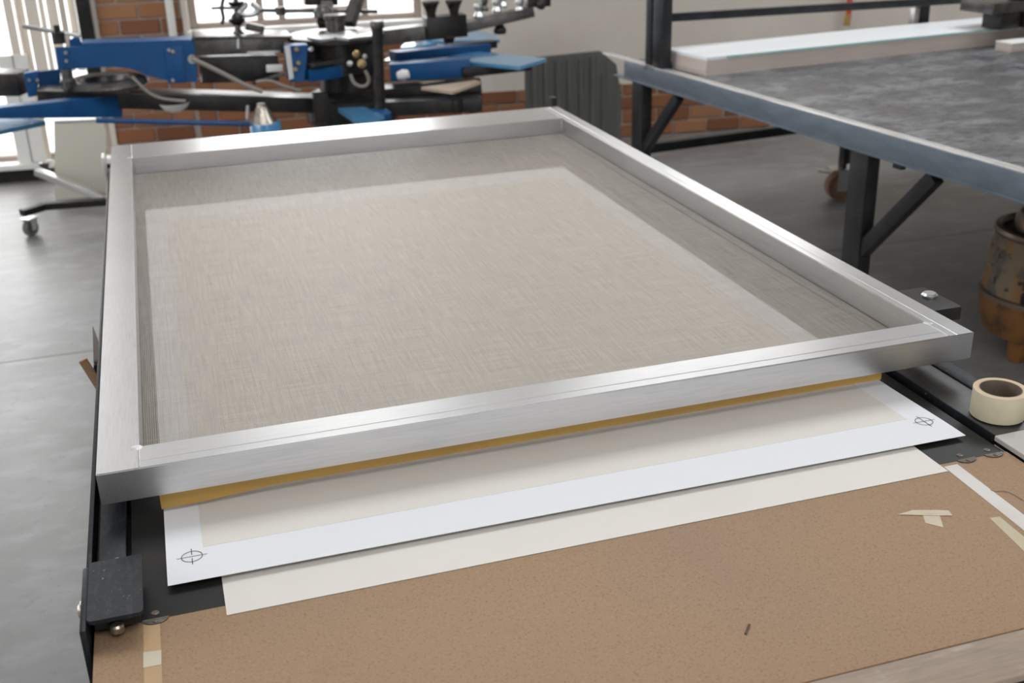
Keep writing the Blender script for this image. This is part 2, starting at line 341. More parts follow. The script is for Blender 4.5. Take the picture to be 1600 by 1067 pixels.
# plaster edges of the brick pier and a conduit
wbox('reveal', 'plaster', U_D1-0.01, U_D1+0.022, -0.012, 0.26, 0, 3.30)
wbox('reveal', 'plaster', U_P1-0.022, U_P1+0.012, -0.012, 0.26, Z_SILL-0.03, 3.30)
uc = wu(268, 30)[0]
pp = cyl('conduit', 'white', (uc, -0.035, 0.72), (uc, -0.035, 3.30), 0.024, wall, 14)

# window over the sill
def window(name, u0, u1, z0, z1, mull, trans, label):
    wn = bpy.data.objects.new(name, None); COL.objects.link(wn); wn.location = WL; wn.rotation_euler = (0, 0, WA)
    struct(wn, label)
    f = 0.045
    for a, b in ((u0, u0+f), (u1-f, u1)): box('window_frame', 'window_paint', a, b, 0.06, 0.12, z0, z1, wn, 0.004, 1)
    for a, b in ((z0, z0+f*0.7), (z1-f, z1)): box('window_frame', 'window_paint', u0+f, u1-f, 0.06, 0.12, a, b, wn, 0.004, 1)
    xs = [u0+f] + [v for v in mull] + [u1-f]
    for v in mull: box('mullion', 'window_paint', v-0.02, v+0.02, 0.065, 0.115, z0+f*0.7, z1-f, wn, 0.004, 1)
    for (a, b, z) in trans: box('transom', 'window_paint', a, b, 0.07, 0.11, z-0.013, z+0.013, wn, 0.003, 1)
    for a, b in zip(xs, xs[1:]): box('pane', 'glass', a+0.005, b-0.005, 0.088, 0.092, z0+f*0.7, z1-f, wn)
    return wn
ms = [wu(406, 20)[0], wu(440, 20)[0], wu(572, 20)[0]]
win = window('window_1', U_P1+0.012, U_W1, Z_SILL, 3.30, ms, [(ms[1], ms[2], wu(500, 17)[1])], 'overexposed bright window above the press')
box('window_sill', 'white', U_P1, U_W1, -0.05, 0.16, Z_SILL-0.035, Z_SILL, win, 0.006)
# glazed opening with hanging blind slats at the far left
zb = wu(20, 255)[1]
w2 = window('window_2', -1.05, U_D1-0.012, zb, 3.30, [wu(46, 40)[0]-0.06], [], 'tall bright window with hanging slats at far left')
box('window_sill', 'white', -1.05, U_D1-0.012, -0.05, 0.16, zb-0.035, zb, w2, 0.006)
box('kick_board', 'black_steel', -1.05, U_D1-0.012, -0.02, 0.2, 0.0, zb-0.035, w2)
for px, wd in ((14, .05), (31, .045), (50, .07), (66, .03), (82, .06), (98, .035), (112, .05), (124, .03)):
    u, _ = wu(px, 20); z0 = wu(px, 112)[1] if px > 34 else zb+0.01
    box('blind_slat', 'slat', -wd/2, wd/2, -0.003, 0.003, z0, 3.25, w2, rot=(0, 0, random.uniform(-0.5, 0.5)), loc=(u, 0.01+random.uniform(-.01, .01), 0))
for px in (36, 56):
    u, _ = wu(px, 225); box('blind_slat', 'white', u-0.045, u+0.045, -0.012, 0.012, zb, 0.75, w2, 0.003, 1)
u, _ = wu(137, 30); box('jamb_post', 'black_steel', u-0.045, u+0.03, -0.06, 0.02, 0.45, 3.30, w2, 0.006)

w3 = window('added_high_window', UC0, UC1, ZC0, ZC1, [4.18, 4.80], [], 'added high window in the cream wall, for reflections on the frame')

# other walls and ceiling, skylights and gate added as openings for light
def wallbox(parent, x0, x1, y0, y1, z0, z1, m='plaster'): return box('wall_panel', m, x0, x1, y0, y1, z0, z1, parent)
wl = struct(box('wall_left', 'plaster', -4.3, -4.1, -5.0, 6.25, 0, 1.0), 'left wall with a long window band')
wallbox(wl, -4.3, -4.1, -5.0, 6.25, 2.9, H); wallbox(wl, -4.3, -4.1, -5.0, -0.3, 1.0, 2.9); wallbox(wl, -4.3, -4.1, 4.7, 6.25, 1.0, 2.9)
wr = struct(box('wall_right', 'plaster', 7.6, 7.8, -5.0, 5.1, 0, H), 'right wall of cream plaster')
wf = struct(box('wall_front', 'front_brown', -4.1, -0.2, -5.1, -4.95, 0, H), 'unseen front wall with an added gate opening')
wallbox(wf, 3.2, 7.6, -5.1, -4.95, 0, H, 'front_brown'); wallbox(wf, -0.2, 3.2, -5.1, -4.95, 2.9, H, 'front_brown')
ce = struct(box('ceiling', 'ceiling', -4.3, -0.4, -5.1, 6.5, H, H+0.1), 'painted ceiling with added skylight openings')
for a in ((-0.4, 2.2, -5.1, -3.2), (-0.4, 2.2, -1.8, 1.1), (-0.4, 2.2, 2.7, 6.5), (2.2, 3.9, -5.1, 6.5), (3.9, 6.1, -5.1, 1.8), (3.9, 6.1, 3.4, 6.5), (6.1, 7.8, -5.1, 6.5)):
    box('ceiling_panel', 'ceiling', a[0], a[1], a[2], a[3], H, H+0.1, ce)

# ================================================================== PRINTING TABLE
ZT = 0.86
tb = empty('printing_table', 'long black steel printing table under the aluminium screen frame', 'table', (0.65, 1.0, 0))
def tbox(name, m, x0, x1, y0, y1, z0, z1, bevel=0.0, parent=None):
    o = box(name, m, x0-0.65, x1-0.65, y0-1.0, y1-1.0, z0, z1, parent or tb, bevel); return o
tbox('bed_plate', 'black_steel', 0.034, 1.333, -0.238, 2.20, ZT-0.006, ZT-0.0015, 0.0006)
tbox('bed_underframe', 'black_steel', 0.0, 1.345, -0.66, 2.18, ZT-0.09, ZT-0.0125)
tbox('side_rail', 'black_paint', -0.008, 0.028, -0.232, 2.22, ZT-0.0125, ZT+0.006, 0.003)
tbox('side_plate', 'black_paint', -0.024, -0.017, -0.262, 2.24, ZT-0.14, ZT+0.004, 0.0015)
tbox('rail_web', 'black_steel', -0.0165, -0.0005, -0.255, 2.2, ZT-0.09, ZT-0.03)
tbox('side_plate', 'black_paint', 1.3465, 1.3495, -0.198, 2.22, ZT-0.02, ZT+0.005, 0.001)
tbox('side_shelf', 'grey_steel', 1.350, 1.430, -0.40, 2.22, ZT-0.0125, ZT-0.001, 0.001)
tbox('side_rail', 'black_paint', 1.431, 1.466, -0.195, 2.24, ZT-0.06, ZT+0.002, 0.003)
for (x, y) in ((0.03, -0.55), (1.40, -0.55), (0.03, 2.08), (1.40, 2.08)):
    tbox('leg', 'black_steel', x-0.03, x+0.03, y-0.03, y+0.03, 0, ZT-0.09, 0.003)
def disc(name, m, x, y, z, r, h, parent, n=24, ch=0.25):
    return lathe(name, m, [(0, 0), (r, 0), (r, h*(1-ch)), (r-h*ch, h), (0, h)], (x, y, z), parent, n=n)
for (x, y, r) in ((0.062, -0.240, 0.0165), (1.262, -0.246, 0.0165), (1.312, -0.242, 0.0165)):
    pts = [(x-0.65+r*math.cos(t_), -0.2386-1.0+(r*0.72)*math.sin(t_), ZT-0.0009) for t_ in [math.pi+math.pi*i/14 for i in range(15)]]
    t = prism('fixing_tab', 'tab_steel', pts, (0, 0, 0.0016), tb)
    disc('screw', 'tab_screw', x-0.65, -0.2386-1.0-r*0.33, ZT+0.0006, 0.0038, 0.0008, t, 12)
    disc('screw', 'tab_screw', x-0.65, -0.2386-1.0+0.014, ZT-0.0015, 0.0050, 0.0008, t, 14)
# corner clamp cap at the near left
bm = bmesh.new()
n_ = 5; cr_ = 0.006; ring = []
for (cx_, cy_2, t0) in ((0.052-cr_, -0.137-cr_, 0), (-0.014+cr_, -0.137-cr_, 90), (-0.014+cr_, -0.270+cr_, 180), (0.052-cr_, -0.270+cr_, 270)):
    for i in range(n_+1):
        t_ = math.radians(t0+90*i/n_); ring.append((cx_+cr_*math.cos(t_)-0.65, cy_2+cr_*math.sin(t_)-1.0, ZT+0.0295))
cp = prism('corner_cap', 'black_paint', ring, (0, 0, 0.0055), tb, 0.0012, 2)
bm.free()
tbox('cap_spacer', 'black_steel', -0.008, 0.046, -0.25, -0.15, ZT+0.0065, ZT+0.0293)
tbox('cap_skirt', 'black_paint', -0.0225, -0.0145, -0.282, -0.140, ZT-0.055, ZT+0.0315, 0.003)
disc('bolt_head', 'bolt', 0.020-0.65, -0.137-1.0, ZT+0.0215, 0.0105, 0.009, tb, 18)
disc('bolt_head', 'bolt', 0.018-0.65, -0.258-1.0, ZT+0.0065, 0.0085, 0.010, tb, 18)
lathe('bolt_head', 'bolt', [(0, 0), (0.012, 0), (0.012, 0.003), (0.009, 0.006), (0, 0.006)], (-0.0228-0.65, -0.205-1.0, ZT+0.010), tb, (-1, 0, 0), 16)
# hinge block behind the frame's right side and its arm
hb = tbox('hinge_block', 'black_steel', 1.47, 1.597, 0.215, 0.335, ZT+0.012, ZT+0.040, 0.003)
tbox('hinge_arm', 'black_steel', 1.466, 1.575, 0.24, 0.31, ZT-0.055, ZT+0.012, 0.003)
disc('hinge_bolt', 'steel', 1.572-0.65, 0.284-1.0, ZT+0.040, 0.016, 0.008, tb, 20, 0.5)
pk = tbox('corner_knob_post', 'black_steel', 1.445, 1.464, 2.20, 2.235, ZT+0.002, ZT+0.11, 0.002)
tbox('end_stop', 'white', -0.034, -0.025, 2.13, 2.20, ZT+0.004, ZT+0.062, 0.002)

# hardboard and front plank
hbd = box('hardboard_sheet', 'mdf', -0.011, 1.337, -0.6085, -0.2385, ZT-0.0115, ZT-0.0010, None, 0.0015, 2)
tag(hbd, 'brown speckled hardboard covering the near end of the printing table', 'board')
pl = box('front_plank', 'plank', -0.011, 1.46, -0.678, -0.6095, ZT-0.0124, ZT-0.0016, None, 0.003, 2)
tag(pl, 'weathered grey-brown wooden plank along the table\'s near edge', 'plank')
gb = prism('board_offcut', 'grey_board', [(1.341, -0.204, ZT-0.0005), (1.60, -0.20, ZT-0.0005), (1.60, -0.52, ZT-0.0005), (1.341, -0.52, ZT-0.0005)], (0, 0, 0.009), None, 0.001)
tag(gb, 'pale grey board offcut lying at the right beside the tape roll', 'board')
def strip(name, m, pts, label, cat='tape', z=ZT-0.0009, th=0.0004, group=None):
    o = prism(name, m, [(x, y, z) for x, y in pts], (0, 0, th)); return tag(o, label, cat, group)
strip('masking_tape_strip', 'tape_amber', [(0.047, -0.2415), (0.067, -0.2415), (0.066, -0.605), (0.046, -0.605)], 'amber aged tape strip along the left of the hardboard')
strip('masking_tape_patch', 'tape_pale', [(0.0465, -0.303), (0.0675, -0.306), (0.0665, -0.334), (0.0460, -0.333)], 'small pale tape square across the amber tape strip', z=ZT-0.0004)
strip('white_tape_strip', 'tape_white', [(1.216, -0.2475), (1.240, -0.2475), (1.226, -0.605), (1.198, -0.605)], 'white tape strip running toward the viewer on right of hardboard')
strip('stained_tape_strip', 'tape_stain', [(1.184, -0.391), (1.1995, -0.393), (1.184, -0.605), (1.153, -0.605)], 'stained yellowish tape beside the white tape strip')
strip('torn_tape_piece', 'tape_pale', [(1.070, -0.341), (1.096, -0.338), (1.128, -0.349), (1.143, -0.356), (1.140, -0.369), (1.120, -0.362)], 'upper torn piece of the crossed tape scrap on hardboard', z=ZT-0.0004)
strip('torn_tape_piece', 'tape_pale', [(1.103, -0.352), (1.126, -0.358), (1.109, -0.390), (1.093, -0.372)], 'lower torn tape piece under the crossed scrap on hardboard')
o = bar('wood_splinter', 'splinter', (0.740, -0.5105, ZT-0.0002), (0.7535, -0.495, ZT-0.0002), 0.0028, 0.0016)
tag(o, 'tiny dark wood splinter on the hardboard', 'splinter')
o = tube('thread', 'cable', [at(1548, 765, z=ZT), at(1552, 768, z=ZT), at(1570, 766, z=ZT), at(1585, 772, z=ZT), at(1600, 782, z=ZT)], 0.0006)
tag(o, 'thin dark thread on hardboard beside the white tape', 'thread')

# sheets of paper
def sheet(name, x0, x1, y0, y1, lift, label, z0, m='paper', pr=None):
    def zz(x, y):
        t = max(0.0, min(1.0, (0.05-y)/0.22)); k = 1.0-0.35*(x-x0)/(x1-x0)
        return z0 + lift*k*t*t*(3-2*t)
    root = empty(name, label, 'paper', ((x0+x1)/2, (y0+y1)/2, z0)); L = root.location
    def patch(nm, mt, a0, a1, b0, b1, dz, th):
        bm = bmesh.new(); nx, ny = 12, 40; top = []; bot = []
        for j in range(ny+1):
            f = j/ny; y = b0+(b1-b0)*(f**1.8)
            top.append([bm.verts.new((a0+(a1-a0)*i/nx-L.x, y-L.y, zz(a0+(a1-a0)*i/nx, y)+dz+th-L.z)) for i in range(nx+1)])
            bot.append([bm.verts.new((a0+(a1-a0)*i/nx-L.x, y-L.y, zz(a0+(a1-a0)*i/nx, y)+dz-L.z)) for i in range(nx+1)])
        for j in range(ny):
            for i in range(nx):
                bm.faces.new((top[j][i], top[j][i+1], top[j+1][i+1], top[j+1][i])); bm.faces.new((bot[j][i], bot[j+1][i], bot[j+1][i+1], bot[j][i+1]))
        for i in range(nx):
            bm.faces.new((top[0][i], bot[0][i], bot[0][i+1], top[0][i+1])); bm.faces.new((top[ny][i], top[ny][i+1], bot[ny][i+1], bot[ny][i]))
        for j in range(ny):
            bm.faces.new((top[j][0], top[j+1][0], bot[j+1][0], bot[j][0])); bm.faces.new((top[j][nx], bot[j][nx], bot[j+1][nx], top[j+1][nx]))
        return finish(bm, nm, mt, root, smooth=True)
    patch('sheet', m, x0, x1, y0, y1, 0, 0.0006)
    if pr: patch('printed_area', 'print', pr[0], pr[1], pr[2], pr[3], 0.0007, 0.0002)
    return root, zz
low, zl = sheet('paper_sheet', 0.148, 1.213, -0.2615, 1.60, 0.0, 'cream blank sheet lowest on the table, its edge on the hardboard', ZT-0.0006, 'cream_paper')
top, zt = sheet('paper_sheet', 0.080, 1.303, -0.184, 1.70, 0.0075, 'white sheet with cream print and registration marks under the screen frame', ZT+0.0006, 'paper', (0.129, 1.252, -0.103, 1.575))
def reg_mark(cx, cy, split):
    L = top.location; z = zt(cx, cy)+0.0011
    slope = (zt(cx, cy+0.02)-zt(cx, cy-0.02))/0.04
    bm = bmesh.new()
    def quad(pts):
        a = [bm.verts.new((x-L.x, y-L.y, z+(y-cy)*slope-L.z)) for x, y in pts]; b = [bm.verts.new(v.co+Vector((0, 0, 0.00015))) for v in a]; n = len(a)
        bm.faces.new(a[::-1]); bm.faces.new(b)
        for i in range(n): bm.faces.new((a[i], a[(i+1) % n], b[(i+1) % n], b[i]))
    N = 40; R, T = 0.0142, 0.0009
    for i in range(N):
        t0, t1 = 2*math.pi*i/N, 2*math.pi*(i+1)/N
        quad([(cx+r*math.cos(t), cy+r*math.sin(t)) for r, t in ((R-T, t0), (R, t0), (R, t1), (R-T, t1))])
    h = 0.0004
    quad([(cx-0.020, cy-h), (cx+0.020, cy-h), (cx+0.020, cy+h), (cx-0.020, cy+h)])
    for a, b in (((-0.021, -0.0045), (0.0045, 0.021)) if split else ((-0.020, 0.020),)):
        quad([(cx-h*1.3, cy+a), (cx+h*1.3, cy+a), (cx+h*1.3, cy+b), (cx-h*1.3, cy+b)])
    o = finish(bm, 'registration_mark', 'ink', top); o['label'] = 'black crosshair registration mark'
reg_mark(0.1135, -0.1235, True); reg_mark(1.272, -0.120, False)

# ================================================================== SCREEN FRAME
W, D, HF, ZF = 1.45, 2.157, 0.0493, 0.95
BLF, BRT, BNE, BFA = 0.0589, 0.0507, 0.0692, 0.1896
fr = empty('printing_screen', 'large brushed aluminium screen printing frame with beige mesh stretched across', 'screen', (W/2, D/2, ZF-HF))
def fbar(name, m, x0, x1, y0, y1, side, groove=None):
    """square-section bar with softened edges (butt ends left sharp); groove = position of a shallow extrusion line on the top"""
    bm = bmesh.new(); bx(bm, x0-W/2, x1-W/2, y0-D/2, y1-D/2, 0, HF)
    def keep(e):
        a, b = e.verts[0].co, e.verts[1].co
        if side: return not (abs(a.z-b.z) > 0.01 and abs(a.x) < W/2-0.02)          # inner upright edges stay sharp
        return abs(a.x-b.x) > 0.1                                                  # only the long edges
    bmesh.ops.bevel(bm, geom=[e for e in bm.edges if keep(e)], offset=0.0016, segments=6, affect='EDGES', clamp_overlap=True)
    if groove:
        k = 0 if side else 1; pos = groove-(W/2 if side else D/2)
        no = (1, 0, 0) if side else (0, 1, 0)
        for off in (-0.0022, -0.0012, 0.0012, 0.0022):
            bmesh.ops.bisect_plane(bm, geom=bm.verts[:]+bm.edges[:]+bm.faces[:], plane_co=Vector(no)*(pos+off), plane_no=no)
        for v in bm.verts:
            if v.co.z > HF-1e-5 and abs(v.co[k]-pos) < 0.0013: v.co.z -= 0.0005
    return finish(bm, name, m, fr, smooth=True, sharp=17)
fbar('frame_bar', 'alu_y', 0, BLF, 0, D, True)
fbar('frame_bar', 'alu_y', W-BRT, W, 0, D, True, W-BRT*0.70)
fbar('frame_bar', 'alu_x', BLF, W-BRT, 0, BNE, False, BNE*0.30)
fbar('frame_bar', 'alu_x', BLF, W-BRT, D-BFA, D, False)
# weld beads in the inner corners and across the butt joints
def bead(pts, r): tube('weld_bead', 'weld', [(x-W/2, y-D/2, z) for x, y, z in pts], r, fr)
for (x, y, sx, sy) in ((BLF, BNE, 1, 1), (W-BRT, BNE, -1, 1), (BLF, D-BFA, 1, -1), (W-BRT, D-BFA, -1, -1)):
    bead([(x+sx*.0015, y+sy*.0015, 0.004), (x+sx*.0022, y+sy*.0018, 0.02), (x+sx*.0015, y+sy*.0022, 0.032), (x+sx*.001, y+sy*.001, HF-0.0045)], 0.0038)
    lathe('weld_patch', 'weld', [(0, 0), (0.009, 0.0), (0.0085, 0.0004), (0, 0.0006)], (x-sx*0.004-W/2, y-sy*0.004-D/2, HF-0.0003), fr, n=18)
for x in (BLF, W-BRT):
    bead([(x, 0.004, HF-0.0002), (x+.0004, 0.02, HF-.0002), (x-.0004, 0.04, HF-.0002), (x, BNE-0.004, HF-.0002)], 0.0009)
    bead([(x, D-BFA+0.006, HF-.0002), (x+.0005, D-0.12, HF-.0002), (x, D-0.05, HF-.0002), (x, D-0.006, HF-.0002)], 0.0009)
# stretched mesh on the underside
bm = bmesh.new()
a = [(0.03, 0.03), (W-0.03, 0.03), (W-0.03, D-0.03), (0.03, D-0.03)]
vs = [bm.verts.new((x-W/2, y-D/2, -0.0006)) for x, y in a]; bm.faces.new(vs)
me = bpy.data.meshes.new('mesh'); bm.to_mesh(me); bm.free()
ms_ = link('mesh', me, 'fabric', fr); ms_['label'] = 'beige woven mesh'
# amber strip under the near bar
strp = prism('edge_strip', 'amber', [(0.078-W/2, 0.018-D/2, -0.001), (1.283-W/2, 0.018-D/2, -0.001), (1.283-W/2, 0.018-D/2, -0.0215), (0.24-W/2, 0.018-D/2, -0.0235), (0.135-W/2, 0.018-D/2, -0.0315), (0.078-W/2, 0.018-D/2, -0.0325)], (0, 0.0035, 0), fr)
strp['label'] = 'amber strip hanging under the near bar'
# ================================================================== TAPE ROLL
tr_ = empty('tape_roll', 'cream masking tape roll standing flat on the table\'s right side shelf', 'tape', (1.4035, -0.133, ZT+0.0022))
R0, R1, HT = 0.0335, 0.0425, 0.047
lathe('tape', 'masking', [(R0, 0), (R1-0.0008, 0), (R1, 0.0008), (R1, HT-0.0008), (R1-0.0008, HT)], (0, 0, 0), tr_, n=56)
lathe('tape_side', 'masking_side', [(R1-0.0008, HT), (R1-0.003, HT+0.0003), (R0+0.001, HT), (R0, HT-0.0005)], (0, 0, 0), tr_, n=56)
lathe('core', 'core', [(R0, 0), (R0, HT-0.0003), (R0-0.0016, HT-0.0003), (R0-0.0022, HT-0.002), (R0-0.0022, 0.0), (R0, 0)], (0, 0, 0), tr_, n=56)

# scraper and stick in a holder on the table's left side
sk = empty('scraper', 'scraper with steel blade and black handle at the table\'s left side', 'scraper', at(152, 600, y=1.0))
def K(px, py): return at(px, py, y=1.0)-sk.location
prism('blade', 'steel', [K(144.5, 508), K(145.5, 549), K(146, 570), K(162, 570), K(162, 556)], (0, 0.0016, 0), sk)
prism('handle', 'black_paint', [K(146, 566), K(147, 585), K(152, 604), K(157, 614), K(166, 614), K(166, 566)], (0, -0.016, 0), sk, 0.004, 2)
prism('hanger', 'black_steel', [K(158, 580), K(158, 592), (-0.026-sk.location.x, 0, K(158, 592).z), (-0.026-sk.location.x, 0, K(158, 580).z)], (0, 0.012, 0), sk)
st = bar('wooden_stick', 'wood', at(129, 562, y=0.92), Vector((-0.0275, 0.92, at(158, 651, y=0.92).z)), 0.018, 0.010, None, 0.002, (0, 1, 0))
tag(st, 'tan wooden stick leaning out from the table\'s left side', 'stick')

# ================================================================== DRYING TABLE (right)
TA = math.radians(6.124); TO = Vector((2.270, 3.5316, 0)); TZ = 0.85
D1 = Vector((0.10668, -0.99429, 0)); D2 = Vector((0.99429, 0.10668, 0))
dt = empty('steel_worktable', 'large steel worktable with grey wet-looking top at right', 'table', TO, TA)
# local frame: x = across (D2), y = -along ; along grows toward the viewer
def dbox(name, m, a0, a1, c0, c1, z0, z1, bevel=0.0, parent=dt): return box(name, m, c0, c1, -a1, -a0, z0, z1, parent, bevel)
def dbar(name, m, a, b, wid, hei, parent=dt, bevel=0.002): return bar(name, m, (a[1], -a[0], a[2]), (b[1], -b[0], b[2]), wid, hei, parent, bevel)
AL = 3.2; AC = 2.75
dbox('worktop', 'slab', 0.0, AL, 0.045, AC, TZ-0.03, TZ-0.004)
dbox('edge_beam', 'beam', 0.0, AL, 0.0, 0.012, TZ-0.083, TZ-0.002, 0.002)
dbox('edge_lip', 'lip', -0.22, AL, 0.0, 0.046, TZ-0.003, TZ+0.001, 0.001)
dbox('edge_flange', 'beam', -0.10, AL, -0.003, 0.040, TZ-0.089, TZ-0.083, 0.001)
dbox('edge_beam', 'beam', 0.0, 0.05, 0.012, AC, TZ-0.083, TZ-0.03, 0.002)
dbox('edge_beam', 'beam', AL-0.05, AL, 0.012, AC, TZ-0.083, TZ-0.03, 0.002)
for a in (0.12, 1.685):
    dbox('leg', 'rack_black', a-0.046, a+0.046, 0.004, 0.060, 0.0, TZ-0.089, 0.003)
dbar('brace', 'rack_black', (0.45, 0.03, TZ-0.10), (0.135, 0.03, 0.425), 0.035, 0.045)
dbar('brace', 'rack_black', (2.03, 0.03, TZ-0.10), (1.70, 0.03, 0.385), 0.040, 0.050)
dbar('stretcher', 'rack_black', (0.05, 0.06, 0.425), (0.05, AC, 0.425), 0.04, 0.045)
dbox('leg', 'rack_black', 1.64, 1.73, AC-0.06, AC, 0.0, TZ-0.083, 0.003)
dbox('leg', 'rack_black', 0.08, 0.16, AC-0.06, AC, 0.0, TZ-0.083, 0.003)
dbox('cross_rail', 'rack_black', 0.02, 0.06, 1.29, 1.335, 0.20, TZ-0.083, 0.002)
dbox('stop', 'rack_black', 1.86, 1.90, 0.0, 0.02, TZ-0.105, TZ-0.089)
def caster(name, m_wheel, loc, r, parent, ang=0.3):
    c = bpy.data.objects.new(name, None); COL.objects.link(c); c.parent = parent; c.location = loc; c.rotation_euler = (0, 0, ang)
    th = r*0.42
    lathe('wheel', m_wheel, [(0, -th), (r*0.35, -th), (r*0.4, -th*0.8), (r*0.78, -th*0.8), (r*0.85, -th), (r*0.97, -th*0.9), (r, -th*0.5), (r, th*0.5), (r*0.97, th*0.9), (r*0.85, th), (r*0.78, th*0.8), (r*0.4, th*0.8), (r*0.35, th), (0, th)], (0, 0, r), c, (0, 1, 0), 28)
    for s in (-1, 1):
        prism('fork', 'steel', [(-r*0.35, s*th*1.35, r*0.75), (r*0.35, s*th*1.35, r*0.75), (r*0.75, s*th*1.35, r*2.15), (-r*0.35, s*th*1.35, r*2.15)], (0, s*r*0.08, 0), c)
    prism('plate', 'steel', [(-r*0.8, -r*0.7, r*2.15), (r*1.0, -r*0.7, r*2.15), (r*1.0, r*0.7, r*2.15), (-r*0.8, r*0.7, r*2.15)], (0, 0, r*0.12), c)
    return c
cc = caster('caster', 'tyre', (1.304, -0.031, 0), 0.078, dt, -0.35)
prism('brake_pedal', 'steel', [(-0.13, -0.03, 0.165), (-0.06, -0.03, 0.15), (-0.06, 0.03, 0.15), (-0.13, 0.03, 0.165)], (0, 0, 0.008), cc)
dbox('caster_stem', 'rack_black', 0.015, 0.05, 1.295, 1.325, 0.17, 0.30, 0.002)
# uprights and rail
dbox('upright', 'rack_black', 0.19, 0.24, 0.004, 0.045, TZ+0.001, 1.75, 0.003)
dbox('upright', 'rack_black', 0.25, 0.335, 0.006, 0.054, TZ+0.001, 1.75, 0.003)
dbox('foot_plate', 'steel', 0.19, 0.27, -0.004, 0.003, TZ-0.012, TZ+0.006, 0.001)
rl0 = (0.12, 0.05, 1.036); 
dbar('rail', 'rack_black', (0.30, 0.062, 1.068), (0.12, AC, 0.985), 0.03, 0.036)
dbox('upright', 'rack_black', 0.10, 0.14, 1.63, 1.69, TZ+0.001, 1.0, 0.003)
dbox('upright_face', 'steel', 0.09, 0.135, 1.60, 1.628, TZ+0.001, 0.98, 0.002)
dbox('clip', 'rack_black', 0.29, 0.335, 0.0545, 0.0605, TZ-0.003, TZ+0.03, 0.002)
# stack of sheets on it
ss = empty('sheet_stack', 'stack of white sheets on the far side of the grey worktable', 'sheets', TO + D1*0.3 + D2*0.1 + Vector((0, 0, TZ-0.004)), TA)
def spt(px, py, z): 
    P = at(px, py, z=z)-TO; return (P.dot(D2)-0.1, -(P.dot(D1)-0.3))
sz = TZ+0.074
c1, c2 = spt(1104, 90, sz), spt(1036, 75, sz); e1 = spt(1600, 40, sz); b1 = spt(1190, 41, sz)
ddir = Vector((e1[0]-c1[0], e1[1]-c1[1], 0)).normalized(); ang = math.atan2(ddir.y, ddir.x)
c4 = spt(1545, 29, sz)
nst = 6; hs = 0.078/nst
for k in range(nst):
    j = random.uniform(-.002, .002)
    q = [Vector((c1[0]+j, c1[1], k*hs)), Vector((c1[0], c1[1], k*hs))+ddir*2.0, Vector((c2[0]+0.02, c2[1], k*hs))+ddir*2.0, Vector((c2[0]+j, c2[1], k*hs))]
    s_ = prism('sheet', 'sheet' if k == nst-1 else 'sheet_edge', q, (0, 0, hs*0.96), ss)
s_ = bar('glass_strip', 'glass_edge', Vector((c1[0], c1[1]-0.002, 0.0745))+ddir*0.10, Vector((c1[0], c1[1]-0.002, 0.0745))+ddir*1.75, 0.004, 0.005, ss)
s_['label'] = 'green tinted edge'
wb = empty('card_block', 'pale block at far right behind the grey worktop', 'block', at(1590, 82, z=TZ-0.004), TA)
box('block', 'sheet_edge', -0.04, 0.4, 0.0, 0.10, 0, 0.040, wb, 0.002)
box('block_lid', 'white', -0.042, 0.402, -0.002, 0.102, 0.0402, 0.044, wb, 0.001)
# dark press head reaching over the stack at the top right
ph = empty('press_head', 'dark metal clamp head above the white stack at top right', 'machine', at(1575, 45, z=TZ+0.078), TA)
P0 = ph.location
def rel(px, py, z): return at(px, py, z=z)-P0
box('arm_plate', 'cast', -0.13, 0.60, -0.02, 0.19, 0.075, 0.125, ph, 0.004)
box('clamp_block', 'dark_metal', -0.07, 0.05, -0.02, 0.10, 0.0, 0.072, ph, 0.006)
box('clamp_block', 'dark_metal', 0.07, 0.40, -0.05, 0.10, 0.0, 0.072, ph, 0.006)
cyl('knob', 'dark_metal', (0.10, 0.04, 0.125), (0.10, 0.04, 0.19), 0.06, ph)
cyl('pin', 'brass', (0.06, -0.05, 0.03), (0.06, -0.065, 0.03), 0.012, ph, 12)

# ================================================================== RUSTY DRUM
dl = at(1625, 545, z=0)
dr = empty('rusty_drum', 'rusty yellow-brown drum heater on feet at right edge', 'drum', (dl.x, dl.y, 0), 0.5)
lathe('body', 'rust', [(0.150, 0.20), (0.232, 0.22), (0.226, 0.36), (0.205, 0.455)], (0, 0, 0), dr, n=40)
lathe('lower_body', 'rust_low', [(0, 0.072), (0.185, 0.075), (0.215, 0.09), (0.236, 0.15), (0.238, 0.225)], (0, 0, 0), dr, n=40)
lathe('band', 'rust_rim', [(0.234, 0.218), (0.243, 0.222), (0.243, 0.238), (0.231, 0.242)], (0, 0, 0), dr, n=40)
lathe('rim', 'rust_rim', [(0.203, 0.445), (0.214, 0.448), (0.219, 0.46), (0.214, 0.472), (0.200, 0.475), (0.19, 0.462), (0.188, 0.445)], (0, 0, 0), dr, n=40)
lathe('top_plate', 'dark_metal', [(0.20, 0.455), (0.15, 0.458), (0.15, 0.462)], (0, 0, 0), dr, n=40)
lathe('collar', 'rust_rim', [(0.155, 0.456), (0.152, 0.50), (0.138, 0.525), (0.118, 0.532), (0.108, 0.525), (0.108, 0.47), (0, 0.47)], (0, 0, 0), dr, n=36)
for k in range(3):
    t = math.radians(200+120*k-28.6)
    lathe('foot', 'rust_low', [(0, 0), (0.028, 0), (0.034, 0.02), (0.040, 0.085), (0, 0.085)], (0.165*math.cos(t), 0.165*math.sin(t), 0), dr, n=14)
for k in range(4):
    t = math.radians(212-28.6); z = 0.265+k*0.048; r = 0.229-0.016*max(0, (z-.34))/.10
    box('vent_louvre', 'rust_low' if k % 2 else 'dark_metal', -0.012, 0.014, -0.03, 0.03, -0.02, 0.02, dr, 0.004, 1, (0, 0.12, t), (r*math.cos(t), r*math.sin(t), z))

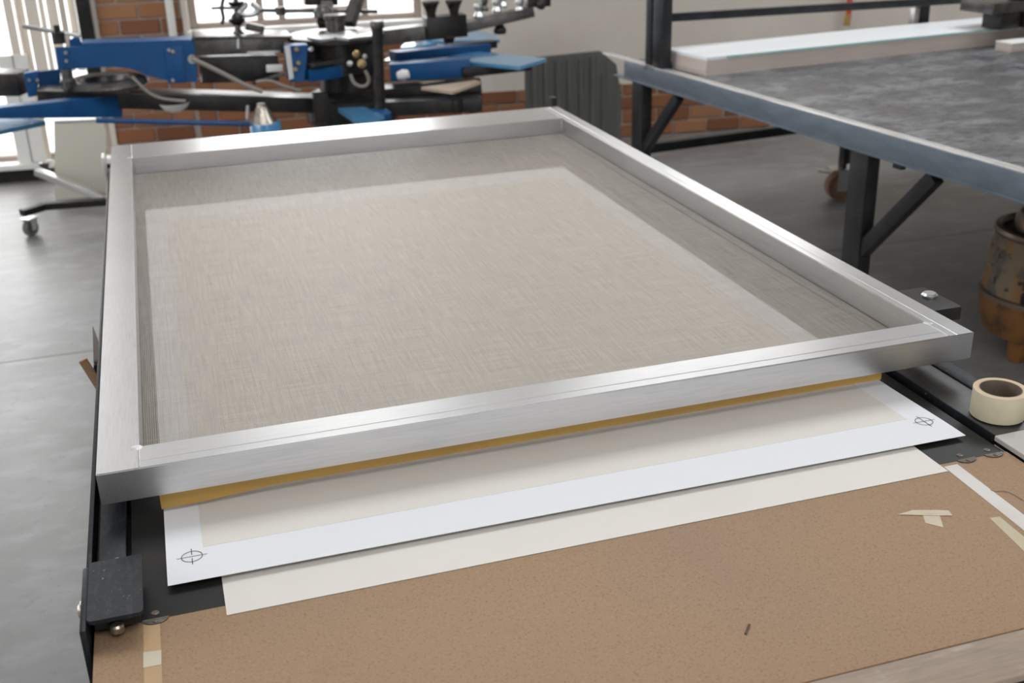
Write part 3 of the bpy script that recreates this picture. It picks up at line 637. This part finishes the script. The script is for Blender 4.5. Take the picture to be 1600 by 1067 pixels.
# ================================================================== CORRUGATED PANEL
cy_ = 4.75
A, B_, C_, D_ = at(822, 92, y=cy_), at(938, 80, y=cy_), at(962, 100, y=cy_), at(970, 150, y=cy_)
cpn = empty('corrugated_panel', 'dark grey ribbed metal panel standing between press and worktable', 'panel', ((A.x+D_.x)/2, cy_, 0), -0.04)
O = cpn.location
zt_ = lambda x: A.z+(B_.z-A.z)*(x-A.x)/(B_.x-A.x)
prism('panel', 'corrugated', [(A.x-O.x, 0, 0), (A.x-O.x, 0, A.z), (B_.x-O.x, 0, B_.z), (C_.x-O.x, 0, C_.z), (D_.x-O.x, 0, D_.z), (D_.x-O.x, 0, 0)], (0, 0.03, 0), cpn)
nr = 7
for k in range(nr):
    x = A.x-O.x+0.05+k*(D_.x-A.x-0.16)/(nr-1)
    prism('rib', 'corrugated', [(x-0.022, 0.001, 0.0), (x+0.022, 0.001, 0.0), (x+0.012, -0.012, 0.0), (x-0.012, -0.012, 0.0)], (0, 0, zt_(x+O.x)-0.03-(0.10 if k == nr-1 else 0)), cpn)

# cream board and tub beside the left window
b0 = at(76, 265, z=0)
cb = empty('cream_board', 'cream board leaning upright beside the left window under the press', 'board', (0.0, 5.32, 0))
q = [at(x, y, y=5.32)-cb.location for x, y in ((77, 262), (84, 189), (160, 186), (166, 206), (166, 300))]
q[0].z = 0.0; q[-1].z = 0.0
prism('board', 'cream_panel', q, (0, 0.025, 0), cb)
prism('board_edge', 'steel', [q[1]+Vector((0, -0.004, 0)), q[2]+Vector((0, -0.004, 0)), q[2]+Vector((0, -0.004, -0.012)), q[1]+Vector((0, -0.004, -0.012))], (0, 0.003, 0), cb)
tl = at(83, 272, z=0)
tub = empty('small_tub', 'small grey tub on the floor by the left window', 'tub', (tl.x-0.02, tl.y-0.12, 0))
lathe('tub', 'cast', [(0, 0), (0.05, 0), (0.058, 0.10), (0.062, 0.115), (0.054, 0.115), (0.05, 0.02), (0, 0.02)], (0, 0, 0), tub, n=20)
lathe('tub_rim', 'steel', [(0.058, 0.108), (0.065, 0.112), (0.063, 0.119), (0.055, 0.118)], (0, 0, 0), tub, n=20)
rs = empty('hanging_strap', 'red strap with ochre handle hanging on the plaster wall', 'strap', at(1327, 20, y=5.24))
bar('strap', 'red', (0.0, 0, 0.25), (-0.005, 0, -0.01), 0.014, 0.035, rs, 0, (1, 0, 0))
bar('handle', 'gold', (-0.005, 0, -0.01), (-0.012, 0, -0.085), 0.018, 0.042, rs, 0.004, (1, 0, 0))

# ================================================================== CAROUSEL PRESS
py0 = 4.45
pc = at(545, 110, y=py0)
pr_ = empty('screen_printing_press', 'blue and black carousel screen printing press in front of the windows', 'press', (pc.x, py0, 0))
PO = pr_.location.copy()
def L(px, py, y): return at(px, py, y=y)-PO
def plate(name, m, pix, y, dy, parent=None, bevel=0.0): return prism(name, m, [L(a, b, y) for a, b in pix], (0, dy, 0), parent or pr_, bevel)
def slab(name, m, pix, z, th, parent=None):   # horizontal board: outline seen from the photo, at height z
    return prism(name, m, [at(a, b, z=z)-PO for a, b in pix], (0, 0, -th), parent or pr_)
def pbar(name, m, a, b, wid, hei, parent=None, bevel=0.004, **k): return bar(name, m, L(*a), L(*b), wid, hei, parent or pr_, bevel, **k)
# base column and hub
lathe('base_column', 'blue', [(0, 0.02), (0.19, 0.02), (0.19, 0.05), (0.11, 0.07), (0.11, 0.50), (0, 0.50)], (0, 0.0, 0), pr_)
hz = pc.z
lathe('lower_hub', 'dark_metal', [(0, 0.48), (0.22, 0.48), (0.24, 0.50), (0.24, 0.62), (0.20, 0.64), (0.16, 0.66), (0.16, 0.74), (0, 0.74)], (0, 0, 0), pr_, n=36)
lathe('upper_hub', 'dark_metal', [(0, 0.74), (0.19, 0.74), (0.20, 0.75), (0.20, 0.90), (0.17, 0.91), (0, 0.91)], (-0.06, 0, 0), pr_, n=36)
lathe('hub_flange', 'cast', [(0.0, 0.91), (0.245, 0.91), (0.25, 0.916), (0.25, 0.935), (0.0, 0.94)], (-0.05, 0, 0), pr_, n=40)
lathe('hub_cap', 'cast', [(0, 0.94), (0.055, 0.94), (0.055, 0.945), (0.048, 0.95), (0.048, 1.005), (0.058, 1.01), (0.058, 1.03), (0, 1.03)], (-0.05, 0.0, 0), pr_, n=28)
# front post
f0 = L(593, 186, 4.0); f1 = L(589, 36, 4.0)
cyl('post', 'dark_metal', (f0.x, f0.y, f0.z-0.1), f1, 0.027, pr_, 24)
lathe('post_cap', 'cast', [(0, 0), (0.031, 0), (0.033, 0.004), (0.033, 0.03), (0.028, 0.036), (0, 0.036)], (f1.x, f1.y, f1.z-0.025), pr_, n=24)
lathe('post_base', 'blue', [(0, 0), (0.06, 0), (0.06, 0.03), (0.035, 0.05), (0, 0.05)], (f0.x, f0.y, f0.z-0.0), pr_, n=24)
# long lower arm reaching left, ring plate on it
pbar('lower_arm', 'dark_metal', (60, 150, 4.35), (520, 162, 4.35), 0.16, 0.075)
pbar('lower_arm_top', 'cast', (72, 138, 4.35), (460, 149, 4.35), 0.17, 0.006)
rg = L(165, 128, 4.35)
lathe('ring_plate', 'cast', [(0.105, 0), (0.19, 0), (0.20, 0.012), (0.185, 0.034), (0.15, 0.045), (0.115, 0.034), (0.105, 0)], (rg.x, rg.y, rg.z-0.02), pr_, n=40)
lathe('ring_knob', 'cast', [(0, 0), (0.035, 0), (0.035, 0.03), (0.026, 0.04), (0.026, 0.08), (0, 0.08)], L(108, 136, 4.25), pr_, n=18)
# blue print head channel
head = [(86, 74), (304, 66), (309, 129), (266, 127), (232, 119), (205, 108), (175, 104), (112, 108), (91, 109)]
hd = plate('print_head', 'blue', head, 4.30, 0.008)
plate('print_head_back', 'blue', [(108, 62), (118, 58), (124, 58), (127, 66), (305, 59), (309, 120), (266, 118), (175, 98), (112, 98)], 4.46, 0.008)
plate('print_head_top', 'blue', [(128, 68), (300, 62), (301, 66), (128, 72)], 4.305, 0.15)
bar('bolt_plate', 'blue', L(270, 73, 4.296), L(277, 130, 4.296), 0.085, 0.012, hd, 0.002, up=(0, 1, 0))
for a, b in ((264, 78), (270, 125), (103, 82), (104, 95), (270, 80)):
    cyl('bolt', 'bolt', L(a, b, 4.296), L(a, b, 4.296)+Vector((0, -0.014, 0)), 0.008, hd, 10)
pbar('guide_rod', 'steel', (34, 41, 4.35), (126, 56, 4.35), 0.02, 0.02)
lathe('rod_clamp', 'dark_metal', [(0, 0), (0.03, 0), (0.03, 0.05), (0.015, 0.06), (0.015, 0.085), (0, 0.085)], L(93, 68, 4.34), pr_, n=16)
# arm behind the print head: box, ledge, drawer-like lower box
pbar('head_arm', 'cast', (303, 70, 4.40), (440, 66, 4.40), 0.22, 0.075)
pbar('head_arm_lower', 'dark_metal', (312, 107, 4.40), (432, 103, 4.40), 0.20, 0.115)
pbar('head_ledge', 'steel', (385, 82, 4.30), (438, 80, 4.30), 0.05, 0.012)
pbar('head_flange', 'cast', (302, 54, 4.40), (452, 53, 4.40), 0.25, 0.012)
pbar('label_plate', 'white', (416, 107, 4.28), (442, 106, 4.28), 0.008, 0.036)
for a, b, s in ((372, 48, 1.0), (370, 20, 0.9)):
    p = L(a, b, 4.38)
    lathe('clamp_knob', 'dark_metal', [(0, -0.03*s), (0.034*s, -0.028*s), (0.032*s, -0.015*s), (0.014*s, 0.004), (0.013*s, 0.02*s), (0.036*s, 0.042*s), (0.042*s, 0.05*s), (0.042*s, 0.06*s), (0, 0.064*s)], p, pr_, n=24)
cyl('clamp_screw', 'cast', L(372, 74, 4.36), L(368, -6, 4.38), 0.012, pr_, 14)
cyl('clamp_screw', 'steel', L(362, 76, 4.30), L(362, 56, 4.30), 0.009, pr_, 10)
cyl('clamp_screw', 'steel', L(373, 76, 4.29), L(373, 56, 4.29), 0.009, pr_, 10)
tube('clamp_hook', 'steel', [L(x, y, 4.36) for x, y in ((381, 4), (386, 8), (378, 14), (374, 20), (384, 24), (398, 22), (404, 16), (398, 8), (392, 5))], 0.014, pr_)
tube('clamp_hook', 'cast', [L(x, y, 4.36) for x, y in ((346, 38), (350, 30), (347, 18), (346, 8), (350, -4))], 0.009, pr_)
tube('clamp_hook', 'cast', [L(x, y, 4.36) for x, y in ((330, 13), (346, 12), (362, 13), (372, 12))], 0.007, pr_)
pbar('hook_block', 'cast', (384, 40, 4.38), (412, 46, 4.38), 0.06, 0.035)
# upright blue box and its fittings
ub = plate('upright_box', 'blue', [(446, 72), (482, 70), (476, 128), (452, 128)], 4.18, 0.09, None, 0.003)
for a, b in ((463, 77), (466, 98), (461, 108)):
    cyl('bolt', 'brass', L(a, b, 4.178), L(a, b, 4.178)+Vector((0, -0.014, 0)), 0.010, ub, 10)
plate('box_flange', 'steel', [(444, 72), (453, 72), (459, 122), (452, 125)], 4.17, 0.008, ub)
pbar('lower_link', 'cast', (480, 102, 4.2), (535, 92, 4.3), 0.09, 0.02)
pbar('lower_link', 'blue', (480, 118, 4.2), (545, 108, 4.3), 0.06, 0.06)
pbar('lower_link', 'cast', (395, 130, 4.25), (445, 115, 4.22), 0.04, 0.016)
for a, b, y, r in ((557, 84, 4.15, .018), (566, 100, 4.12, .022), (546, 100, 4.12, .014), (570, 88, 4.15, .012), (485, 78, 4.2, .012)):
    lathe('fitting', 'brass' if r > .015 else 'steel', [(0, 0), (r, 0), (r, r*.8), (r*.6, r), (r*.6, r*1.8), (0, r*1.8)], L(a, b, y), pr_, axis=(random.uniform(-.5, .5), -1, random.uniform(-.2, .6)), n=14)
tube('hose', 'cable', [L(x, y, 4.12) for x, y in ((548, 116), (550, 128), (562, 136), (574, 134), (578, 122), (570, 110))], 0.009, pr_)
# flat plates round the hub (upper carousel spider)
for a, b, c, d in (((480, 58), (545, 46), (560, 52), (500, 62)), ((520, 58), (580, 50), (598, 54), (545, 60))):
    slab('spider_plate', 'steel', (a, b, c, d), 0.955, 0.012)
# upper arms standing behind the hub
for (x0, y0, x1, y1) in ((512, 6, 505, 40), (560, -6, 545, 38)):
    pbar('head_bracket', 'cast', (x0, y0, 4.7), (x1, y1, 4.6), 0.06, 0.05)
lathe('head_knob', 'cast', [(0, -0.03), (0.05, -0.028), (0.052, 0.0), (0.03, 0.03), (0, 0.03)], L(505, 18, 4.62), pr_, n=20)
bar('head_box', 'dark_metal', L(474, -8, 4.8), L(526, -8, 4.8), 0.09, 0.10, pr_, 0.006)
lathe('head_knob', 'cast', [(0, -0.02), (0.026, -0.02), (0.026, 0.02), (0, 0.02)], L(438, 17, 4.7), pr_, n=16)
pbar('head_bracket', 'cast', (404, 16, 4.7), (590, 18, 4.7), 0.02, 0.02)
# right hand upper arm with clamps
pbar('upper_arm', 'cast', (560, 62, 4.45), (728, 42, 4.35), 0.11, 0.075)
pbar('upper_arm', 'cast', (722, 43, 4.35), (832, 17, 4.30), 0.10, 0.050)
bb = pbar('clamp_base', 'dark_metal', (664, 44, 4.33), (726, 38, 4.33), 0.10, 0.11)
for a, b in ((673, 14), (709, 12)):
    lathe('clamp_knob', 'dark_metal', [(0, -0.06), (0.024, -0.06), (0.024, -0.02), (0.030, 0.0), (0.040, 0.022), (0.045, 0.026), (0.045, 0.038), (0, 0.042)], L(a, b, 4.33), pr_, n=24)
for a, b, r in ((748, 18, .022), (757, 8, .018), (776, 10, .020), (786, 2, .020), (812, 10, .020)):
    lathe('clamp_fitting', 'steel' if r > .018 else 'cast', [(0, -r*1.6), (r, -r*1.6), (r*1.2, -r), (r*.7, 0), (r*1.1, r), (r*.9, r*1.8), (0, r*1.8)], L(a, b, 4.30), pr_, n=16)
pbar('clamp_end', 'dark_metal', (822, 4, 4.30), (858, 2, 4.30), 0.06, 0.045)
lathe('end_knob', 'dark_metal', [(0, 0), (0.026, 0), (0.03, 0.012), (0.026, 0.03), (0, 0.034)], L(842, 5, 4.27), pr_, axis=(0.6, -0.6, -0.2), n=18)
lathe('underside_knob', 'dark_metal', [(0, -0.03), (0.03, -0.028), (0.036, -0.008), (0.02, 0.015), (0, 0.03)], L(781, 44, 4.32), pr_, n=18)
pbar('drop_link', 'dark_metal', (700, 58, 4.30), (703, 64, 4.28), 0.05, 0.04)
# pallets on the right with their arms
pbar('pallet_arm', 'blue', (615, 88, 4.5), (760, 74, 4.72), 0.09, 0.05)
pbar('pallet_arm', 'blue', (610, 112, 4.4), (735, 104, 4.3), 0.10, 0.09)
pbar('pallet_arm', 'dark_metal', (720, 112, 4.28), (828, 104, 4.28), 0.10, 0.05, wid1=0.06, hei1=0.03)
pbar('pallet_arm', 'dark_metal', (700, 76, 4.68), (772, 68, 4.74), 0.08, 0.04)
slab('pallet', 'pallet', [(692, 92), (733, 79), (854, 91), (812, 104)], 0.765, 0.018)
slab('pallet', 'pallet', [(704, 64), (744, 47), (772, 53), (781, 62)], 0.80, 0.018)
slab('pallet', 'pallet', [(666, 61), (690, 57), (702, 62), (698, 66)], 0.80, 0.016)
slab('pallet', 'pallet', [(626, 74), (634, 66), (658, 62), (682, 66), (660, 71)], 0.79, 0.016)
slab('pallet', 'tan_pallet', [(658, 136), (742, 125), (751, 127), (707, 143)], 0.70, 0.014)
slab('pallet', 'steel', [(600, 94), (614, 86), (660, 88), (690, 94), (650, 96)], 0.745, 0.012)
slab('pallet_clamp', 'steel', [(710, 101), (722, 98), (742, 102), (740, 105)], 0.735, 0.012)
slab('pallet', 'tan_pallet', [(653, 126), (700, 117), (742, 118), (736, 121), (660, 129)], 0.685, 0.012)
pbar('lower_arm', 'dark_metal', (560, 150, 4.35), (752, 136, 4.2), 0.14, 0.075)
pbar('lower_arm', 'dark_metal', (520, 172, 4.2), (752, 160, 4.05), 0.12, 0.070)
pbar('lower_arm_top', 'cast', (600, 158, 4.14), (752, 150, 4.05), 0.10, 0.008)
lathe('white_knob', 'white', [(0, -0.03), (0.02, -0.028), (0.028, 0), (0.02, 0.028), (0, 0.03)], L(630, 117, 4.15), pr_, axis=(1, -.5, .2), n=18)
for a in (714, 738):
    pbar('bracket', 'dark_metal', (a, 155, 4.02), (a+2, 176, 4.02), 0.05, 0.03, up=(0, 1, 0))
pbar('drop_post', 'black_steel', (500, 145, 4.15), (502, 190, 4.15), 0.07, 0.05, up=(0, 1, 0))
# near pallet in front
slab('pallet', 'pallet', [(528, 169), (568, 166), (600, 180), (562, 192)], 0.62, 0.02)
# left lower arm, bracket and pallet
pbar('pallet_arm', 'blue', (180, 165, 4.32), (-20, 176, 3.85), 0.10, 0.105, hei1=0.045)
slab('pallet', 'pallet', [(-60, 178), (18, 179), (71, 189), (-60, 216)], 0.685, 0.02)
plate('bracket', 'blue', [(36, 115), (60, 111), (58, 150), (44, 152)], 4.42, 0.05, None, 0.003)
plate('bracket', 'blue', [(58, 112), (94, 108), (96, 148), (62, 152)], 4.50, 0.02, None, 0.002)
for a, b in ((46, 125), (59, 125)): cyl('bolt', 'bolt', L(a, b, 4.418), L(a, b, 4.418)+Vector((0, -0.012, 0)), 0.008, pr_, 10)
pbar('outer_arm', 'dark_metal', (-60, 131, 4.6), (38, 130, 4.5), 0.14, 0.10)
pbar('outer_arm_top', 'cast', (-60, 112, 4.6), (36, 113, 4.5), 0.14, 0.012)
# rod, base drum, cable, cup
cyl('tie_rod', 'blue', L(150, 188, 4.1), L(400, 194, 4.1), 0.012, pr_, 12)
dp = L(416, 205, 4.1)
lathe('pump_drum', 'pallet', [(0, -0.35), (0.075, -0.35), (0.075, 0.03), (0.07, 0.045), (0.0, 0.05)], dp, pr_, n=28)
lathe('pump_neck', 'bolt', [(0, 0.045), (0.065, 0.045), (0.028, 0.115), (0.022, 0.125), (0.022, 0.135), (0, 0.135)], (dp.x-0.01, dp.y, dp.z), pr_, n=20)
cyl('pump_pin', 'steel', L(387, 186, 4.05), L(387, 165, 4.05), 0.008, pr_, 10)
tube('cable', 'cable', [L(x, y, 4.22) for x, y in ((206, 120), (214, 128), (232, 146), (256, 156), (290, 158))], 0.008, pr_)
tube('cable', 'cable', [L(x, y, 4.16) for x, y in ((300, 92), (312, 97), (355, 118), (388, 136), (410, 143))], 0.011, pr_)
tube('cable', 'cable', [L(x, y, 4.18) for x, y in ((400, 128), (420, 124), (440, 134), (470, 142))], 0.008, pr_)
lathe('bracket_knob', 'bolt', [(0, 0), (0.02, 0), (0.02, 0.02), (0, 0.02)], L(300, 92, 4.2), pr_, axis=(0, -1, 0), n=14)
cpp = L(272, 160, 4.30)
lathe('drip_bowl', 'white', [(0, -0.045), (0.03, -0.042), (0.062, -0.025), (0.078, 0.0), (0.074, 0.0), (0.058, -0.021), (0, -0.038)], cpp, pr_, n=28)
# feet: two legs, one with a caster
lg = [at(34, 333, y=4.55)-PO, at(70, 322, y=4.62)-PO, at(166, 315, y=4.62)-PO]
for i, (a, b) in enumerate(((lg[0], lg[1]), (lg[1], lg[2]), (lg[2], Vector((-0.1, 0.0, lg[2].z))))):
    bar('base_leg', 'black_steel', a, b, 0.05, 0.035, pr_, 0.004)
bar('base_leg', 'steel', at(58, 268, y=5.25)-PO, at(166, 310, y=4.95)-PO, 0.05, 0.035, pr_, 0.004)
bar('base_leg', 'steel', at(166, 310, y=4.95)-PO, Vector((-0.05, 0.05, 0.12)), 0.05, 0.035, pr_, 0.004)
ck = at(49, 372, z=0)-PO
caster('caster', 'rubber', (ck.x, ck.y+0.05, 0), 0.042, pr_, 0.9)
